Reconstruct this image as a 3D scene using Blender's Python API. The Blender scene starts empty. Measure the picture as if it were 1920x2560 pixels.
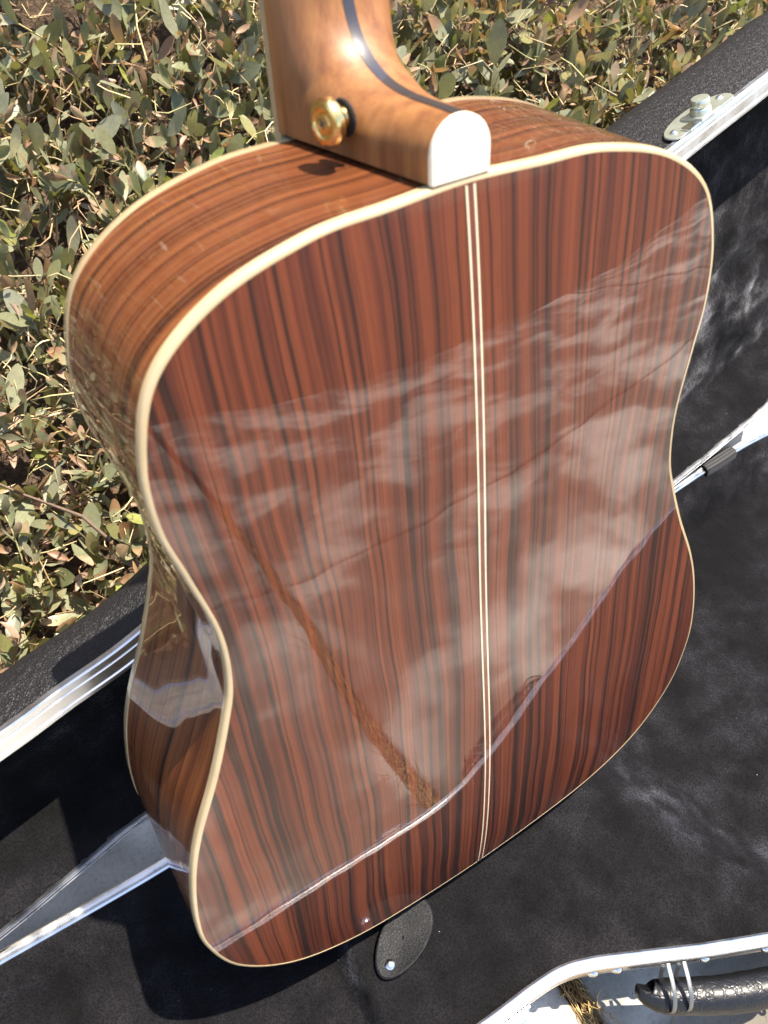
import bpy, bmesh, math, random
import numpy as np
from mathutils import Vector, Matrix, noise as mnoise

random.seed(7)
rng = np.random.default_rng(11)
scene = bpy.context.scene
col = scene.collection
R = math.radians

# ---------------------------------------------------------------- camera
CAM = np.array([-0.1829989, -0.2203109, 0.6668921])
CR = np.array([0.84464445, -0.53358364, 0.04317701])
CD = np.array([-0.39166148, -0.6709363, -0.6296394])
CF = np.array([0.3649343, 0.51491065, -0.77568678])
FPX = 2010.8 / 2560.0            # focal length over picture height
cam = bpy.data.cameras.new('camera')
cam.sensor_fit = 'VERTICAL'; cam.sensor_height = 24.0; cam.sensor_width = 18.0
cam.lens = 24.0 * FPX
cam.clip_start = 0.02; cam.clip_end = 500.0
cam.dof.use_dof = True; cam.dof.focus_distance = 0.66; cam.dof.aperture_fstop = 8.6
camo = bpy.data.objects.new('camera', cam); col.objects.link(camo)
m = Matrix.Identity(4)
for i in range(3):
    m[i][0] = CR[i]; m[i][1] = -CD[i]; m[i][2] = -CF[i]; m[i][3] = CAM[i]
camo.matrix_world = m
scene.camera = camo

# ---------------------------------------------------------------- light
SUN_EL, SUN_AZ = 74.0, -12.0      # azimuth from +X towards +Y
sdir = np.array([math.cos(R(SUN_EL)) * math.cos(R(SUN_AZ)), math.cos(R(SUN_EL)) * math.sin(R(SUN_AZ)), math.sin(R(SUN_EL))])
world = bpy.data.worlds.new('World'); scene.world = world
world.use_nodes = True
wt = world.node_tree
sky = wt.nodes.new('ShaderNodeTexSky'); sky.sky_type = 'NISHITA'; sky.sun_disc = False
sky.sun_elevation = R(SUN_EL); sky.sun_rotation = R(90 - SUN_AZ); sky.air_density = 1.0; sky.dust_density = 1.5
bg = wt.nodes['Background']; bg.inputs['Strength'].default_value = 0.13
wt.links.new(sky.outputs['Color'], bg.inputs['Color'])
sun = bpy.data.lights.new('sun', 'SUN'); sun.energy = 4.6; sun.angle = R(0.53); sun.color = (1.0, 0.915, 0.78)
suno = bpy.data.objects.new('sun', sun); col.objects.link(suno)
suno.rotation_euler = Vector(sdir).to_track_quat('Z', 'Y').to_euler()
suno.location = (1, 1, 3)
scene.view_settings.view_transform = 'Standard'
scene.view_settings.look = 'None'
scene.view_settings.exposure = 1.6
scene.view_settings.gamma = 1.0
scene.view_settings.use_curve_mapping = False
scene.render.engine = 'CYCLES'
scene.cycles.max_bounces = 7; scene.cycles.diffuse_bounces = 4; scene.cycles.glossy_bounces = 4
scene.cycles.transmission_bounces = 3
scene.cycles.sample_clamp_indirect = 6.0
scene.cycles.caustics_reflective = False; scene.cycles.caustics_refractive = False
scene.cycles.use_denoising = True

# ---------------------------------------------------------------- helpers
def empty(name, loc=(0, 0, 0), rot=(0, 0, 0), parent=None):
    o = bpy.data.objects.new(name, None); col.objects.link(o)
    o.location = loc; o.rotation_euler = rot; o.parent = parent
    o.empty_display_size = 0.05
    return o

def tag(o, label=None, cat=None, group=None, kind=None):
    if label: o['label'] = label
    if cat: o['category'] = cat
    if group: o['group'] = group
    if kind: o['kind'] = kind
    return o

def mesh(name, v, f, mat=None, parent=None, smooth=True, uv=None, sharp=None, recalc=False):
    me = bpy.data.meshes.new(name)
    me.from_pydata([tuple(map(float, q)) for q in v], [], [tuple(q) for q in f])
    if recalc:
        bm = bmesh.new(); bm.from_mesh(me)
        bmesh.ops.remove_doubles(bm, verts=bm.verts, dist=1e-6)
        bmesh.ops.recalc_face_normals(bm, faces=bm.faces); bm.to_mesh(me); bm.free()
    if smooth:
        me.polygons.foreach_set('use_smooth', [True] * len(me.polygons))
        if sharp is not None:
            me.set_sharp_from_angle(angle=R(sharp))
    if uv is not None:
        l = me.uv_layers.new(name='UVMap')
        idx = np.zeros(len(me.loops), dtype=np.int32); me.loops.foreach_get('vertex_index', idx)
        l.data.foreach_set('uv', np.asarray(uv, dtype=np.float32)[idx].ravel())
    if mat: me.materials.append(mat)
    o = bpy.data.objects.new(name, me); col.objects.link(o); o.parent = parent
    return o

def grid_faces(n, k, wrap=False):
    f = []
    for i in range(n if wrap else n - 1):
        a = i * k; b = ((i + 1) % n) * k
        for j in range(k - 1):
            f.append((a + j, a + j + 1, b + j + 1, b + j))
    return f

def catmull(P, n=12, closed=False):
    P = np.asarray(P, float); N = len(P); out = []
    for i in range(N if closed else N - 1):
        if closed:
            p0, p1, p2, p3 = P[(i - 1) % N], P[i], P[(i + 1) % N], P[(i + 2) % N]
        else:
            p0 = P[i - 1] if i > 0 else 2 * P[0] - P[1]
            p1, p2 = P[i], P[i + 1]
            p3 = P[i + 2] if i + 2 < N else 2 * P[-1] - P[-2]
        t = np.linspace(0, 1, n, endpoint=False)[:, None]
        out.append(.5 * (2 * p1 + (-p0 + p2) * t + (2 * p0 - 5 * p1 + 4 * p2 - p3) * t ** 2 + (-p0 + 3 * p1 - 3 * p2 + p3) * t ** 3))
    if not closed: out.append(P[-1:])
    return np.vstack(out)

def tube_vf(path, rad, sides=8, cap=True, flat=None, up=None):
    """swept tube; rad a number or one per point; flat=(a,b) scales the two section axes"""
    P = np.asarray(path, float); n = len(P)
    rad = np.full(n, rad) if np.isscalar(rad) else np.asarray(rad, float)
    T = np.gradient(P, axis=0); T /= np.linalg.norm(T, axis=1)[:, None] + 1e-12
    u = np.array(up if up is not None else ([0, 0, 1] if abs(T[0][2]) < .9 else [1, 0, 0]), float)
    v = []; sx, sy = flat or (1, 1)
    for i in range(n):
        a = np.cross(T[i], u); a /= np.linalg.norm(a) + 1e-12
        b = np.cross(a, T[i]); u = b
        for k in range(sides):
            th = 2 * math.pi * (k + .5) / sides
            v.append(P[i] + rad[i] * (sx * math.cos(th) * a + sy * math.sin(th) * b))
    f = []
    for i in range(n - 1):
        for k in range(sides):
            k2 = (k + 1) % sides
            f.append((i * sides + k, i * sides + k2, (i + 1) * sides + k2, (i + 1) * sides + k))
    if cap:
        f.append(tuple(range(sides))[::-1]); f.append(tuple((n - 1) * sides + k for k in range(sides)))
    return v, f

def tube(name, path, rad, mat, parent=None, sides=10, **kw):
    v, f = tube_vf(path, rad, sides, **kw)
    return mesh(name, v, f, mat, parent, sharp=50, recalc=True)

def lathe(name, prof, origin, axis, mat, parent=None, n=28, sharp=40):
    """prof: list of (radius, distance along axis)"""
    ax = Vector(axis).normalized(); q = Vector((0, 0, 1)).rotation_difference(ax); O = Vector(origin)
    v = []; f = []
    for r, h in prof:
        for k in range(n):
            th = 2 * math.pi * k / n
            v.append(O + q @ Vector((r * math.cos(th), r * math.sin(th), h)))
    for i in range(len(prof) - 1):
        for k in range(n):
            k2 = (k + 1) % n
            f.append((i * n + k, i * n + k2, (i + 1) * n + k2, (i + 1) * n + k))
    f.append(tuple(range(n))[::-1]); f.append(tuple((len(prof) - 1) * n + k for k in range(n)))
    return mesh(name, v, f, mat, parent, sharp=sharp, recalc=True)

def slab_outline(name, pts2, O, A, B, N, t0, t1, mat, parent=None, bevel=0.0):
    """flat plate: outline pts2 in the plane (O; A, B), thickness from t0 to t1 along N"""
    pts2 = np.asarray(pts2, float); n = len(pts2); c = pts2.mean(0)
    O, A, B, N = [np.asarray(q, float) for q in (O, A, B, N)]
    rings = []
    if bevel:
        d = c - pts2; d = d / (np.linalg.norm(d, axis=1)[:, None] + 1e-9) * bevel
        rings = [(pts2, t0), (pts2, t1 - bevel), (pts2 + d, t1)]
    else:
        rings = [(pts2, t0), (pts2, t1)]
    v = []; f = []
    for q, t in rings:
        for x, y in q: v.append(O + A * x + B * y + N * t)
    for i in range(len(rings) - 1):
        for k in range(n):
            k2 = (k + 1) % n
            f.append((i * n + k, i * n + k2, (i + 1) * n + k2, (i + 1) * n + k))
    f.append(tuple(range(n))[::-1]); f.append(tuple((len(rings) - 1) * n + k for k in range(n)))
    return mesh(name, v, f, mat, parent, sharp=35, recalc=True)

# ---------------------------------------------------------------- material helpers
class NT:
    def __init__(s, name):
        s.m = bpy.data.materials.new(name); s.m.use_nodes = True
        s.t = s.m.node_tree; s.b = s.t.nodes['Principled BSDF']; s.out = s.t.nodes['Material Output']
    def n(s, typ, **kw):
        nd = s.t.nodes.new(typ)
        for k, v in kw.items():
            if k.startswith('i_'):
                nd.inputs[k[2:].replace('_', ' ')].default_value = v
            else: setattr(nd, k, v)
        return nd
    def l(s, a, b): s.t.links.new(a, b)
    def setp(s, **kw):
        for k, v in kw.items(): s.b.inputs[k.replace('_', ' ')].default_value = v
    def coords(s, kind='Object', scale=(1, 1, 1), rot=(0, 0, 0)):
        tc = s.n('ShaderNodeTexCoord'); mp = s.n('ShaderNodeMapping')
        mp.inputs['Scale'].default_value = scale; mp.inputs['Rotation'].default_value = rot
        s.l(tc.outputs[kind], mp.inputs['Vector']); return mp.outputs['Vector']
    def noise(s, vec, scale, detail=4, rough=.55, dist=0.0, out='Fac'):
        nd = s.n('ShaderNodeTexNoise'); nd.inputs['Scale'].default_value = scale
        nd.inputs['Detail'].default_value = detail; nd.inputs['Roughness'].default_value = rough
        nd.inputs['Distortion'].default_value = dist
        s.l(vec, nd.inputs['Vector']); return nd.outputs[out]
    def ramp(s, fac, stops, interp='LINEAR'):
        nd = s.n('ShaderNodeValToRGB'); cr = nd.color_ramp; cr.interpolation = interp
        while len(cr.elements) < len(stops): cr.elements.new(.5)
        for e, (p, c) in zip(cr.elements, stops):
            e.position = p; e.color = (c[0], c[1], c[2], 1) if not np.isscalar(c) else (c, c, c, 1)
        s.l(fac, nd.inputs['Fac']); return nd.outputs['Color']
    def mix(s, fac, a, b, mode='MIX'):
        nd = s.n('ShaderNodeMix', data_type='RGBA', blend_type=mode)
        for sock, val in ((nd.inputs[0], fac), (nd.inputs[6], a), (nd.inputs[7], b)):
            if hasattr(val, 'is_output'): s.l(val, sock)
            elif np.isscalar(val): sock.default_value = val if sock.type == 'VALUE' else (val, val, val, 1)
            else: sock.default_value = (*val[:3], 1)
        return nd.outputs[2]
    def math(s, op, a, b=0.0, c=0.0):
        nd = s.n('ShaderNodeMath', operation=op)
        for sock, val in zip(nd.inputs, (a, b, c)):
            if hasattr(val, 'is_output'): s.l(val, sock)
            else: sock.default_value = val
        return nd.outputs[0]
    def bump(s, h, strength=.2, dist=.001, sock='Normal'):
        nd = s.n('ShaderNodeBump'); nd.inputs['Strength'].default_value = strength
        nd.inputs['Distance'].default_value = dist
        s.l(h, nd.inputs['Height']); s.l(nd.outputs['Normal'], s.b.inputs[sock]); return nd

# ---- rosewood: UV.x runs across the grain (metres), UV.y along it
def rosewood(name, dark, mid, light, across=1.0, wander=1.0, seed=0.0):
    k = NT(name)
    tc = k.n('ShaderNodeTexCoord')
    sep = k.n('ShaderNodeSeparateXYZ'); k.l(tc.outputs['UV'], sep.inputs[0])
    x, y = sep.outputs[0], sep.outputs[1]
    def vec(sx, sy, ox=0.0):
        cb = k.n('ShaderNodeCombineXYZ')
        k.l(k.math('MULTIPLY_ADD', x, sx, ox + seed), cb.inputs[0]); k.l(k.math('MULTIPLY', y, sy), cb.inputs[1])
        cb.inputs[2].default_value = seed
        return cb.outputs[0]
    # slow wander of the grain lines
    w = k.noise(vec(4, 3.2), 1.0, 2, .5)
    w2 = k.noise(vec(22, 9), 1.0, 2, .5)
    xo = k.math('ADD', x, k.math('ADD', k.math('MULTIPLY', k.math('SUBTRACT', w, .5), .032 * wander),
                                 k.math('MULTIPLY', k.math('SUBTRACT', w2, .5), .006 * wander)))
    def vec2(sx, sy, ox=0.0):
        cb = k.n('ShaderNodeCombineXYZ')
        k.l(k.math('MULTIPLY_ADD', xo, sx * across, ox + seed), cb.inputs[0]); k.l(k.math('MULTIPLY', y, sy), cb.inputs[1])
        cb.inputs[2].default_value = 3.1 + seed
        return cb.outputs[0]
    broad = k.noise(vec2(55, .5), 1.0, 3, .55)
    n1 = k.noise(vec2(96, .45, 4.0), 1.0, 2, .5); n2 = k.noise(vec2(215, .8, 7.0), 1.0, 2, .55)
    n3 = k.noise(vec2(30, .4, 17.0), 1.0, 2, .5)
    hair = k.noise(vec2(620, 2.0, 9.0), 1.0, 2, .6)
    pores = k.noise(vec2(2600, 55, 2.0), 1.0, 2, .6)
    base = k.ramp(broad, [(.30, mid), (.44, light), (.54, mid), (.62, light), (.76, dark)])
    dev = lambda n: k.math('ABSOLUTE', k.math('SUBTRACT', n, .5))
    l1 = k.ramp(dev(n1), [(.0, (.09, .08, .08)), (.007, (.20, .16, .15)), (.020, (.62, .56, .53)), (.048, (1, 1, 1))])
    l2 = k.ramp(dev(n2), [(.0, (.25, .21, .20)), (.012, (.50, .44, .42)), (.038, (1, 1, 1))])
    l2 = k.mix(k.ramp(n3, [(.38, .25), (.6, 1.0)]), (1, 1, 1), l2)
    c = k.mix(.97, base, l1, 'MULTIPLY'); c = k.mix(.9, c, l2, 'MULTIPLY')
    c = k.mix(.42, c, k.ramp(hair, [(.3, .50), (.6, 1.12)]), 'MULTIPLY')
    c = k.mix(.40, c, k.ramp(pores, [(.32, .30), (.46, 1.05)]), 'MULTIPLY')
    k.l(c, k.b.inputs['Base Color'])
    k.setp(Roughness=.45, Coat_Weight=1.0, Coat_Roughness=.018, Coat_IOR=1.52)
    k.b.inputs['Specular IOR Level'].default_value = .25
    tcn = k.coords('Object')
    wav = k.noise(tcn, 16, 2, .5)
    nd = k.bump(wav, .10, .003, 'Coat Normal')
    # dust and fine wiping marks in the gloss
    sp = k.noise(tcn, 900, 2, .5)
    k.l(k.ramp(sp, [(.0, .02), (.66, .02), (.74, .16)]), k.b.inputs['Coat Roughness'])
    return k.m

M_BACK = rosewood('rosewood_back', (.019, .0048, .0032), (.068, .0118, .0045), (.138, .0290, .0086))
M_SIDE = rosewood('rosewood_side', (.038, .012, .005), (.108, .030, .0095), (.200, .064, .018), across=.9, wander=.25, seed=5.3)

def simple(name, color, rough=.5, metal=0.0, noise_amt=.12, noise_scale=30, coat=0.0, spec=.5, bump=None, bumpscale=200):
    k = NT(name); v = k.coords('Object')
    nz = k.noise(v, noise_scale, 4)
    c = k.mix(1.0, color, k.ramp(nz, [(.3, 1 - noise_amt), (.7, 1 + noise_amt)]), 'MULTIPLY')
    k.l(c, k.b.inputs['Base Color'])
    k.setp(Roughness=rough, Metallic=metal, Coat_Weight=coat, Coat_Roughness=.03)
    k.b.inputs['Specular IOR Level'].default_value = spec
    if bump: k.bump(k.noise(v, bumpscale, 3), bump, .0006)
    return k.m

M_BIND = simple('aged_cream_binding', (.43, .32, .175), .35, noise_amt=.10, noise_scale=45, coat=.8)
M_CAP = simple('ivory_heel_cap', (.82, .73, .56), .35, noise_amt=.04, coat=.6)
M_LINE = simple('ivory_inlay', (.66, .55, .36), .35, noise_amt=.04, coat=.8)
M_REDINLAY = simple('red_brown_inlay', (.11, .022, .012), .4, noise_amt=.2, noise_scale=120, coat=.9)
M_DARKINLAY = simple('dark_inlay', (.02, .012, .010), .4, coat=.9)
M_SPRUCE = simple('spruce_top', (.62, .40, .18), .35, noise_scale=60, coat=.9)
M_EBONY = simple('ebony', (.018, .015, .014), .4, coat=.3)
M_STRIPE = simple('dark_neck_stripe', (.030, .024, .026), .35, coat=.6)
M_GOLD = simple('gold_plate', (.83, .60, .24), .20, metal=1.0, noise_amt=.06)
M_FELT = simple('black_felt', (.015, .013, .013), .95, noise_amt=.3, noise_scale=600, bump=.5, bumpscale=1500)
M_STEEL = simple('bright_steel', (.72, .72, .70), .22, metal=1.0, noise_amt=.08, noise_scale=200)
M_ZINC = simple('zinc_plate', (.62, .64, .52), .34, metal=.85, noise_amt=.10, noise_scale=60)
M_GUN = simple('dull_steel', (.22, .22, .21), .5, metal=1.0, noise_amt=.15, noise_scale=200)

def mahogany():
    k = NT('satin_mahogany'); v = k.coords('Object')
    mp = k.coords('Object', (140, 6, 140)); mp2 = k.coords('Object', (900, 25, 900))
    a = k.noise(mp, 1.0, 3, .5); b = k.noise(mp2, 1.0, 2, .5); c0 = k.noise(v, 28, 2)
    c = k.ramp(a, [(.3, (.175, .064, .019)), (.55, (.255, .104, .031)), (.75, (.31, .135, .043))])
    c = k.mix(.5, c, k.ramp(b, [(.3, .7), (.6, 1.1)]), 'MULTIPLY')
    c = k.mix(.6, c, k.ramp(c0, [(.3, .8), (.7, 1.15)]), 'MULTIPLY')
    k.l(c, k.b.inputs['Base Color']); k.setp(Roughness=.5, Coat_Weight=.35, Coat_Roughness=.45)
    k.b.inputs['Specular IOR Level'].default_value = .3
    return k.m
M_NECK = mahogany()

def aluminium():
    k = NT('brushed_aluminium'); v = k.coords('Object', (1, 1, 1))
    n1 = k.noise(v, 55, 3); n2 = k.noise(v, 700, 2)
    c = k.mix(1.0, (.74, .74, .75), k.ramp(n1, [(.3, .88), (.7, 1.08)]), 'MULTIPLY')
    k.l(c, k.b.inputs['Base Color']); k.setp(Metallic=1.0)
    k.l(k.ramp(n1, [(.3, .24), (.7, .36)]), k.b.inputs['Roughness'])
    return k.m
M_ALU = aluminium()

def vinyl():
    k = NT('grained_black_vinyl'); v = k.coords('Object')
    warp = k.noise(v, 160, 2, .5, out='Color')
    vv = k.n('ShaderNodeMix', data_type='VECTOR'); vv.inputs[0].default_value = .010
    k.l(v, vv.inputs[4]); k.l(warp, vv.inputs[5])
    vo = k.n('ShaderNodeTexVoronoi', feature='DISTANCE_TO_EDGE'); vo.inputs['Scale'].default_value = 420
    k.l(vv.outputs[1], vo.inputs['Vector'])
    n = k.noise(v, 620, 3, .6, 1.2)
    h = k.math('ADD', k.ramp(vo.outputs['Distance'], [(0, 0), (.28, 1)]), k.math('MULTIPLY', n, .7))
    k.setp(Base_Color=(.011, .010, .011, 1), Roughness=.46)
    k.b.inputs['Specular IOR Level'].default_value = .32
    k.bump(h, .6, .0010)
    return k.m
M_VINYL = vinyl()

def plush():
    k = NT('black_plush'); v = k.coords('Object')
    big = k.noise(v, 10, 3, .55, .2); med = k.noise(v, 34, 3, .6, .15)
    st = k.noise(k.coords('Object', (1, 1, 1), (.3, .5, .8)), 640, 3, .75)
    fine = k.noise(k.coords('Object', (260, 900, 500), (.2, .4, .6)), 1.0, 2, .6)
    nap = k.math('MULTIPLY', big, med)
    c = k.ramp(nap, [(.12, (.0025, .0022, .0026)), (.40, (.0095, .0086, .0098))])
    lv = k.n('ShaderNodeTexVoronoi', feature='F1'); lv.inputs['Scale'].default_value = 42; lv.inputs['Randomness'].default_value = 1.0
    k.l(v, lv.inputs['Vector'])
    lint = k.math('LESS_THAN', lv.outputs['Distance'], .016)
    c = k.mix(lint, c, (.32, .31, .30))
    k.l(k.mix(.8, c, k.ramp(st, [(.36, .20), (.62, 1.4)]), 'MULTIPLY'), k.b.inputs['Base Color'])
    k.setp(Roughness=.92)
    k.b.inputs['Specular IOR Level'].default_value = .12
    k.l(k.math('MULTIPLY', k.ramp(nap, [(.15, .02), (.25, .26), (.38, 1.4)]), k.math('MULTIPLY', k.ramp(st, [(.36, .08), (.62, 1.25)]), .42)), k.b.inputs['Sheen Weight'])
    k.setp(Sheen_Roughness=.42, Sheen_Tint=(.78, .78, .86, 1))
    h = k.math('ADD', k.math('MULTIPLY', med, 1.6), k.math('ADD', k.math('MULTIPLY', st, .55), k.math('MULTIPLY', fine, .45)))
    k.bump(h, .8, .0016)
    return k.m
M_PLUSH = plush()

def leather():
    k = NT('creased_black_leather'); v = k.coords('Object')
    vo = k.n('ShaderNodeTexVoronoi', feature='DISTANCE_TO_EDGE'); vo.inputs['Scale'].default_value = 150
    wv = k.n('ShaderNodeMix', data_type='VECTOR'); wv.inputs[0].default_value = .02
    k.l(k.coords('Object', (1.0, .35, .35), (0, 0, .45)), wv.inputs[4]); k.l(k.noise(v, 60, 3, out='Color'), wv.inputs[5])
    k.l(wv.outputs[1], vo.inputs['Vector'])
    n = k.noise(v, 900, 3)
    h = k.math('ADD', k.ramp(vo.outputs['Distance'], [(0, 0), (.12, 1)]), k.math('MULTIPLY', n, .3))
    k.setp(Base_Color=(.008, .008, .009, 1), Roughness=.34)
    k.b.inputs['Specular IOR Level'].default_value = .35
    k.bump(h, .28, .0008)
    return k.m
M_LEATHER = leather()

def tab_leather():
    k = NT('soft_black_leather'); v = k.coords('Object')
    n = k.noise(v, 700, 4, .6, .6); n2 = k.noise(v, 90, 3)
    k.setp(Base_Color=(.006, .006, .007, 1), Roughness=.5)
    k.b.inputs['Specular IOR Level'].default_value = .12
    k.l(k.ramp(n2, [(.3, .34), (.7, .5)]), k.b.inputs['Roughness'])
    k.bump(n, .6, .0009)
    return k.m
M_TAB = tab_leather()

def webbing():
    k = NT('ribbed_webbing'); v = k.coords('UV', (1, 1, 1))
    w = k.n('ShaderNodeTexWave', wave_type='BANDS', bands_direction='X'); w.inputs['Scale'].default_value = 85
    k.l(v, w.inputs['Vector'])
    w2 = k.n('ShaderNodeTexWave', wave_type='BANDS', bands_direction='Y'); w2.inputs['Scale'].default_value = 130
    k.l(v, w2.inputs['Vector'])
    h = k.math('ADD', w.outputs['Fac'], k.math('MULTIPLY', w2.outputs['Fac'], .4))
    k.l(k.mix(1.0, (.022, .020, .020), k.ramp(w.outputs['Fac'], [(.2, .5), (.8, 1.8)]), 'MULTIPLY'), k.b.inputs['Base Color'])
    k.setp(Roughness=.8); k.bump(h, .8, .001)
    return k.m
M_WEB = webbing()

def concrete():
    k = NT('weathered_concrete_dapple_shade'); v = k.coords('Object')
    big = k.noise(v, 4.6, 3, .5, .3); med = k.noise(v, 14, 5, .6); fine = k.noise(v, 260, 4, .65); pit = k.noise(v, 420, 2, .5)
    c = k.ramp(big, [(.40, (.13, .113, .090)), (.48, (.20, .182, .155)), (.56, (.47, .445, .39)), (.64, (.66, .63, .56))])  # broad patches paint dappled tree shade into the slab colour
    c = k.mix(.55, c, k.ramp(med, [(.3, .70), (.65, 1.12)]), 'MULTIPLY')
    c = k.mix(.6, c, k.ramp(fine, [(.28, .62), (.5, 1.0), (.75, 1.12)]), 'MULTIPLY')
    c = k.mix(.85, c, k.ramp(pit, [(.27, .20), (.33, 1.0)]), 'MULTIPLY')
    k.l(c, k.b.inputs['Base Color']); k.setp(Roughness=.88)
    k.bump(k.math('ADD', k.math('MULTIPLY', fine, .6), k.ramp(pit, [(.27, 0), (.33, .6)])), .5, .0015)
    return k.m
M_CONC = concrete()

def soil():
    k = NT('dry_brown_soil'); v = k.coords('Object')
    a = k.noise(v, 6, 5, .6); b = k.noise(v, 130, 5, .7)
    c = k.ramp(b, [(.25, (.022, .014, .010)), (.5, (.085, .052, .030)), (.75, (.22, .145, .08))])
    c = k.mix(.6, c, k.ramp(a, [(.3, .6), (.7, 1.2)]), 'MULTIPLY')
    k.l(c, k.b.inputs['Base Color']); k.setp(Roughness=.95); k.bump(b, 1.0, .01)
    return k.m
M_SOIL = soil()

def leafmat():
    k = NT('dry_shrub_leaf')
    at = k.n('ShaderNodeAttribute', attribute_name='tint')
    v = k.coords('Object'); n = k.noise(v, 220, 4, .6); n2 = k.noise(v, 1400, 2)
    c = k.mix(.55, at.outputs['Color'], k.ramp(n, [(.3, .72), (.7, 1.22)]), 'MULTIPLY')
    c = k.mix(.25, c, k.ramp(n2, [(.3, .6), (.7, 1.2)]), 'MULTIPLY')
    k.l(c, k.b.inputs['Base Color']); k.setp(Roughness=.42)
    k.b.inputs['Specular IOR Level'].default_value = .45
    k.bump(n, .25, .001)
    tr = k.n('ShaderNodeBsdfTranslucent'); k.l(k.mix(1.0, c, (1.0, .95, .55), 'MULTIPLY'), tr.inputs['Color'])
    ms = k.n('ShaderNodeMixShader'); ms.inputs[0].default_value = .32
    k.l(k.b.outputs[0], ms.inputs[1]); k.l(tr.outputs[0], ms.inputs[2]); k.l(ms.outputs[0], k.out.inputs['Surface'])
    return k.m
M_LEAF = leafmat()
def tintmat(name, rough=.8):
    k = NT(name); at = k.n('ShaderNodeAttribute', attribute_name='tint')
    n = k.noise(k.coords('Object'), 300, 3)
    k.l(k.mix(.6, at.outputs['Color'], k.ramp(n, [(.3, .65), (.7, 1.2)]), 'MULTIPLY'), k.b.inputs['Base Color'])
    k.setp(Roughness=rough); return k.m
M_TWIG = tintmat('dry_twig'); M_STRAW = tintmat('dry_straw', .7)

# ================================================================ SETTING
GZ = -0.105
g = mesh('ground', [(-120, -120, GZ - .03), (120, -120, GZ - .03), (120, 120, GZ - .03), (-120, 120, GZ - .03)], [(0, 1, 2, 3)], M_SOIL)
tag(g, kind='structure')
pav = empty('pavement', (0, 0, GZ)); tag(pav, kind='structure')

def paving_slab(x0, x1, y0, y1):
    """slab with worn, slightly wavy arrises"""
    n = 60
    pts = []
    def edge(a, b, k):
        for i in range(k):
            t = i / k; pts.append((a[0] + (b[0] - a[0]) * t, a[1] + (b[1] - a[1]) * t))
    edge((x0, y0), (x1, y0), n); edge((x1, y0), (x1, y1), n); edge((x1, y1), (x0, y1), n); edge((x0, y1), (x0, y0), n)
    pts = np.array(pts); c = pts.mean(0)
    v = []; f = []; N = len(pts)
    inn = lambda d: np.c_[np.clip(pts[:, 0], x0 + d, x1 - d), np.clip(pts[:, 1], y0 + d, y1 - d)]
    wob = np.array([mnoise.noise(Vector((p[0] * 30, p[1] * 30, 1.7))) for p in pts]) * .0022
    for d, z in ((.0, -.09), (.0, -.007), (.002, -.0025), (.006, 0.0), (.03, .0)):
        q = inn(d)
        dirv = (c - pts); dirv /= np.linalg.norm(dirv, axis=1)[:, None]
        if d < .02: q = q + dirv * np.abs(wob)[:, None] * 1.5
        for p in q: v.append((p[0], p[1], z))
    for i in range(4):
        for k in range(N):
            k2 = (k + 1) % N; f.append((i * N + k, i * N + k2, (i + 1) * N + k2, (i + 1) * N + k))
    f.append(tuple(4 * N + k for k in range(N)))
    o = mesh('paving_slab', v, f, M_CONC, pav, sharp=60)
    return o
JX0, JX1 = .034, .051
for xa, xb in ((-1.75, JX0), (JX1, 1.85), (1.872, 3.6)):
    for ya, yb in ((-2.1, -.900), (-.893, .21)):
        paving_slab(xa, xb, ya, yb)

# dry grass in the joint
def straw(name, n, xr, yr, zr, lr, parent=None, tilt=.5, along=None, cols=None):
    V = []; F = []; C = []
    cols = cols or [(.55, .38, .15), (.42, .27, .10), (.66, .50, .24), (.30, .18, .07)]
    for i in range(n):
        p = np.array([rng.uniform(*xr), rng.uniform(*yr), rng.uniform(*zr)])
        L = rng.uniform(*lr); az = rng.uniform(0, 2 * math.pi)
        if along is not None and rng.random() < .75: az = along + rng.normal(0, .45) + (math.pi if rng.random() < .5 else 0)
        up = rng.uniform(0, tilt)
        d = np.array([math.cos(az), math.sin(az), up]); d /= np.linalg.norm(d)
        bend = rng.normal(0, .35, 3); bend[2] -= .3
        pts = [p + d * L * t + bend * L * t * t for t in (0, .33, .66, 1)]
        for q in pts: q[2] = max(q[2], zr[0] - .006)
        v, f = tube_vf(pts, [.0006, .00055, .0005, .0002], 3, cap=False)
        b = len(V); V += v; F += [tuple(a + b for a in q) for q in f]; C += [cols[rng.integers(len(cols))]] * len(v)
    o = mesh(name, V, F, M_STRAW, parent)
    ca = o.data.color_attributes.new('tint', 'FLOAT_COLOR', 'POINT')
    ca.data.foreach_set('color', np.c_[np.array(C), np.ones(len(C))].ravel())
    return o
s1 = straw('dry_grass', 1900, (JX0 - .002, JX1 + .002), (-1.35, -.16), (GZ - .02, GZ - .001), (.015, .055), along=math.pi / 2, tilt=.22)
tag(s1, 'tan dry grass filling the joint between the concrete paving slabs', 'dry grass', kind='stuff')

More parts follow.
